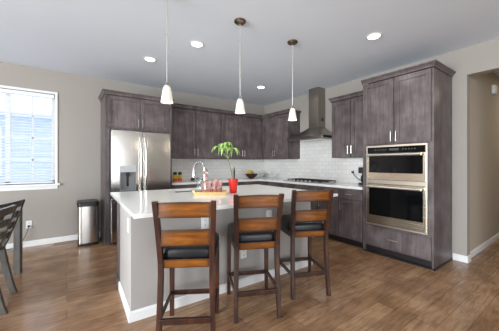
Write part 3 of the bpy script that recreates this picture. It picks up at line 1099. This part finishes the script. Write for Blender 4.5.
def make_pendant(label):
    t = thing('pendant_lamp', label, 'pendant lamp', (0, 0, H), 0, 'pendant lamps over the island')
    B = dict(world=False)
    MB().lathe([(.062, 0), (.062, -.012), (.05, -.024), (.014, -.03), (.008, -.04)], seg=28).build('ceiling_canopy', M['bronze'], t, smooth=True, **B)
    m = MB().tube([(0, 0, -.03), (0, 0, -.80)], .0045, 8)
    for z in (-.20, -.36, -.52):
        m.lathe([(.004, -.012), (.009, -.008), (.009, .008), (.004, .012)], (0, 0, z), 10)
    m.build('rod', M['rod'], t, smooth=True, **B)
    MB().lathe([(.006, .03), (.016, .022), (.02, 0), (.021, -.014)], (0, 0, -.808), 18).build('socket_cap', M['nickel'], t, smooth=True, **B)
    prof = [(.017, -.808), (.026, -.818), (.033, -.838), (.039, -.868), (.045, -.905), (.052, -.953), (.049, -.953), (.041, -.90), (.034, -.865), (.027, -.838), (.012, -.82)]
    m = MB(); seg = 48
    m.lathe(prof, seg=seg, cap=False)
    m.build('shade', M['shade'], t, smooth=True, **B)
    MB().lathe([(.006, -.83), (.018, -.86), (.022, -.885), (.016, -.91), (.004, -.918)], seg=16).build('bulb', M['bulb'], t, smooth=True, **B)
    L = bpy.data.lights.new('pendant_light', 'POINT'); L.energy = PEND_W; L.color = (1, .86, .66); L.shadow_soft_size = .04
    o = bpy.data.objects.new('pendant_light', L); COL.objects.link(o); o.parent = t; o.location = (0, 0, -1.03)
    return t


p = make_pendant('white glass pendant lamp, leftmost of three over the island')
p.location = (.70, 2.195, H)
dup(p, (1.459, 2.20, H), None, 'white glass pendant lamp in the middle of three over the island')
dup(p, (2.225, 2.205, H), None, 'white glass pendant lamp in front of the hood, last of three over the island')


def make_down(label):
    t = thing('downlight', label, 'downlight', (0, 0, H), 0, 'recessed downlights')
    MB().lathe([(.062, -.002), (.085, -.002), (.085, -.006), (.066, -.010), (.062, -.002)], seg=32, cap=False).build('trim_ring', M['white'], t, smooth=True, world=False)
    MB().lathe([(.064, -.001), (.064, -.004)], seg=32).build('lens', M['lamp'], t, world=False)
    L = bpy.data.lights.new('downlight_beam', 'SPOT'); L.energy = DOWN_W; L.spot_size = R(150); L.spot_blend = .6; L.color = (1, .95, .88); L.shadow_soft_size = .06
    o = bpy.data.objects.new('downlight_beam', L); COL.objects.link(o); o.parent = t; o.location = (0, 0, -.02)
    return t


d = make_down('lit recessed ceiling downlight left of all pendants, nearest the fridge')
d.location = (.956, 3.745, H)
dup(d, (1.308, 2.936, H), None, 'lit recessed ceiling downlight between the left and middle pendants')
dup(d, (2.893, 1.555, H), None, 'lit recessed ceiling downlight in front of the oven tower')
dup(d, (3.047, 3.863, H), None, 'lit recessed ceiling downlight near the kitchen corner, right of the middle pendant')

# hall ceiling light (out of the frame) and door chime
o = area('hall_light', (6.4, .2, 2.70), (0, 0, 0), .5, .5, HALL_W, (1, .9, .75))
t = thing('door_chime', 'small white door chime box high on the hallway wall', 'chime', (5.57, 1.045, 2.46))
MB().box((5.50, 1.0, 2.385), (5.64, 1.045, 2.515), .008).build('cover', M['white'], t)
MB().box((5.515, 1.006, 2.365), (5.625, 1.045, 2.384)).build('grille', M['lgrey'], t)

# ------------------------------------------------------------------ things on the island worktop
RZ = R(-32)
def ax(c, u, v):
    return (c[0] + u * math.cos(RZ) - v * math.sin(RZ), c[1] + u * math.sin(RZ) + v * math.cos(RZ))
TC = (1.325, 2.595)
t = thing('serving_tray', 'gold rectangular tray with rim on the island worktop', 'tray', (TC[0], TC[1], .914), RZ)
MB().box((-.175, -.11, 0), (.175, .11, .006)).build('base', M['gold'], t, world=False)
m = MB()
m.box((-.175, -.11, .006), (.175, -.105, .035)).box((-.175, .105, .006), (.175, .11, .035)).box((-.175, -.105, .006), (-.17, .105, .035)).box((.17, -.105, .006), (.175, .105, .035))
m.build('rim', M['gold'], t, world=False)
for s in (-1, 1):
    MB().tube([(s * .175, -.04, .028), (s * .195, -.035, .04), (s * .195, .035, .04), (s * .175, .04, .028)], .005).build('handle', M['gold'], t, smooth=True, world=False)

x, y = ax(TC, -.055, 0)
t = thing('decanter', 'pink glass decanter with tall stopper on the gold tray', 'decanter', (x, y, .920))
def sq(z, h):
    return [(-h, -h, z), (h, -h, z), (h, h, z), (-h, h, z)]
MB().loft([sq(0, .042), sq(.115, .044), sq(.135, .03), sq(.15, .015), sq(.19, .014), sq(.2, .02)]).build('body', M['pink'], t, world=False, bevel=.004)
MB().box((-.034, -.034, .012), (.034, .034, .05)).build('liquid', M['rose'], t, world=False)
MB().lathe([(.01, .2), (.022, .215), (.026, .24), (.018, .265), (.004, .28)], seg=14).build('stopper', M['pink'], t, smooth=True, world=False)

def tumbler(c, r, h, label, name='drinking_glass', mat='pink', fill=None):
    t = thing(name, label, 'glass', (c[0], c[1], .920), 0, 'glasses on the tray')
    MB().lathe([(r * .8, 0), (r, h), (r - .003, h), (r * .8 - .003, .008), (.002, .008)], seg=20).build('bowl', M[mat], t, smooth=True, world=False)
    if fill:
        MB().lathe([(r * .8 - .006, .010), (r * .9 - .005, h * .5)], seg=20).build('filling', M[fill], t, smooth=True, world=False)
    return t
tumbler(ax(TC, .045, .02), .034, .155, 'tall pink drinking glass on the gold tray, right of the decanter', fill='rose')
tumbler(ax(TC, .105, -.015), .026, .14, 'slim pink drinking glass on the gold tray, nearest the red pot', fill='brown')
tumbler(ax(TC, -.135, .01), .03, .17, 'tall clear drinking glass on the gold tray, left of the decanter', mat='clear')

# plant in a red pot
PX, PY = 1.60, 2.56
t = thing('potted_plant', 'green-leaved plant in a red pot on the island worktop', 'plant', (PX, PY, .914))
MB().lathe([(.040, 0), (.043, .004), (.055, .14), (.060, .143), (.061, .165), (.055, .165), (.052, .145)], seg=28).build('pot', M['red'], t, smooth=True, world=False)
MB().lathe([(.052, .145), (.03, .152), (.004, .153)], seg=20).build('soil', M['soil'], t, world=False)
MB().tube([(-.01, 0, .15), (-.02, .012, .26), (-.05, .035, .40), (-.075, .05, .50)], [.005, .0045, .004, .003]).build('stem', M['stem'], t, smooth=True, world=False)
MB().tube([(-.02, -.01, .15), (-.018, -.005, .29)], .004).build('support_stick', M['stem'], t, smooth=True, world=False)
def leaf(m, p, az, length, droop, width):
    dirv = Vector((math.cos(az), math.sin(az), 0)); sidev = Vector((-math.sin(az), math.cos(az), 0))
    L, Rr, C = [], [], []
    for k in range(7):
        s = k / 6
        w = width * math.sin(math.pi * min(1, s * .92 + .06)) ** .8 + .001
        c = Vector(p) + dirv * length * s * (1 - .18 * s * droop) + Vector((0, 0, .035 * math.sin(s * 2) - droop * length * .75 * s * s))
        C.append(c); L.append(c + sidev * w + Vector((0, 0, .004))); Rr.append(c - sidev * w + Vector((0, 0, .004)))
    vc = [m.bm.verts.new(v) for v in C]; vl = [m.bm.verts.new(v) for v in L]; vr = [m.bm.verts.new(v) for v in Rr]
    for k in range(6):
        m.bm.faces.new((vc[k], vl[k], vl[k + 1], vc[k + 1])); m.bm.faces.new((vr[k], vc[k], vc[k + 1], vr[k + 1]))
m = MB()
hubs = [((-.085, .055, .565), .15), ((-.145, .10, .535), .14), ((-.01, .0, .52), .15), ((-.07, .02, .58), .13), ((-.10, .03, .53), .13)]
for (px_, py_, pz_), ln in hubs:
    m.tube([(-.05, .035, .40), ((px_ - .05) / 2, (py_ + .035) / 2, .47), (px_, py_, pz_)], .002, 5)
    for k in range(7):
        leaf(m, (px_, py_, pz_), 2 * math.pi * (k + random.random() * .5) / 7, ln * random.uniform(.68, .95), random.uniform(.7, 1.5), .016)
fo = m.build('foliage', M['leaf'], t, smooth=True, world=False)
sd = fo.modifiers.new('thickness', 'SOLIDIFY'); sd.thickness = .0015
m = MB(); m.loft([[(.012 + w, -.003 + .2 * w, z), (.012 - .003, -.003 + .004, z), (.012 - w, -.003 - .2 * w, z), (.012 + .003, -.003 - .004, z)] for z, w in ((.15, .004), (.19, .012), (.24, .014), (.28, .010), (.305, .002))])
m.build('dark_bloom', M['black'], t, world=False)

# ------------------------------------------------------------------ things on the back worktop
t = thing('fruit_bowl', 'dark brown bowl of bananas in the corner of the worktop', 'bowl', (3.50, 4.80, .914))
MB().lathe([(.06, 0), (.062, .012), (.10, .035), (.14, .085), (.152, .11), (.146, .11), (.132, .085), (.09, .04), (.02, .022)], seg=32).build('shell', M['bowl'], t, smooth=True, world=False)
for k in range(3):
    pts = [(-.10 + .2 * j / 8, -.03 + .035 * k, .09 + .065 * math.sin(math.pi * j / 8) + .012 * (k == 1)) for j in range(9)]
    rr = [.006, .014, .018, .02, .02, .02, .018, .013, .006]
    b = MB().tube([Vector(p_) + Vector((3.47, 4.80, .914 + .015)) for p_ in pts], rr, 8).build('banana', M['yellow'], None, smooth=True)
    tag(b, ['yellow banana at the front of the dark bowl', 'yellow banana on top, middle of the bowl', 'yellow banana at the back of the dark bowl'][k], 'banana', 'bananas in the bowl')

for (x, y, label, tall) in ((3.79, 4.83, 'small clear glass right beside the fruit bowl', 0), (3.93, 4.70, 'stemmed clear goblet in the worktop corner', 1), (3.95, 4.50, 'small clear glass between goblet and cooktop', 0)):
    t = thing('drinking_glass', label, 'glass', (x, y, .914), 0, 'glasses in the worktop corner')
    if tall:
        MB().lathe([(.035, 0), (.034, .004), (.005, .01), (.005, .06), (.03, .085), (.036, .15), (.033, .15), (.027, .088), (.003, .07)], seg=20).build('bowl', M['clear'], t, smooth=True, world=False)
    else:
        MB().lathe([(.028, 0), (.035, .12), (.032, .12), (.026, .008), (.003, .008)], seg=20).build('bowl', M['clear'], t, smooth=True, world=False)

for (x, y, label) in ((1.70, 4.84, 'orange and yellow filled jar with dark top, nearest the fridge'), (1.80, 4.84, 'orange and yellow filled jar with dark top, on the faucet side')):
    t = thing('filled_jar', label, 'jar', (x, y, .914), 0, 'filled jars on the back worktop')
    MB().lathe([(.040, 0), (.044, .01), (.044, .06)], seg=20).build('lower_filling', M['orange'], t, smooth=True, world=False)
    MB().lathe([(.044, .06), (.043, .115), (.034, .13)], seg=20).build('upper_filling', M['yellow'], t, smooth=True, world=False)
    MB().lathe([(.034, .13), (.036, .135), (.034, .175), (.02, .185)], seg=20).build('lid', M['dkgreen'], t, smooth=True, world=False)
for (x, label) in ((2.06, 'small low brown pot on the back worktop, behind the faucet spout'), (2.18, 'small low brown pot on the back worktop, inside the faucet arch')):
    t = thing('small_pot', label, 'pot', (x, 4.84, .914), 0, 'small pots on the back worktop')
    MB().lathe([(.03, 0), (.04, .02), (.038, .05), (.032, .05), (.03, .02), (.004, .012)], seg=18).build('body', M['brown'], t, smooth=True, world=False)
    MB().lathe([(.034, .05), (.03, .058), (.006, .06), (.006, .07)], seg=18).build('lid', M['bowl'], t, smooth=True, world=False)

t = thing('coffee_maker', 'slim black appliance with plugged-in cord on the worktop beside the oven tower', 'appliance', (4.02, 2.28, .914))
m = MB().box((3.92, 2.2, .914), (4.11, 2.375, .945), .006).box((4.02, 2.21, .945), (4.11, 2.37, 1.13), .006).box((3.92, 2.2, 1.10), (4.11, 2.375, 1.20), .008)
m.build('body', M['black'], t)
MB().lathe([(.045, 0), (.06, .04), (.058, .1), (.04, .13)], (3.965, 2.288, .947), 20).build('carafe', M['blackglass'], t, smooth=True)
MB().tube([(4.09, 2.375, .98), (4.10, 2.42, .96), (4.10, 2.49, 1.0), (4.10, 2.56, 1.06), (4.10, 2.585, 1.10), (4.118, 2.59, 1.115)], .006, 8).build('cord', M['black'], t, smooth=True)
MB().box((4.085, 2.575, 1.09), (4.1235, 2.605, 1.13), .004).build('plug', M['black'], t)
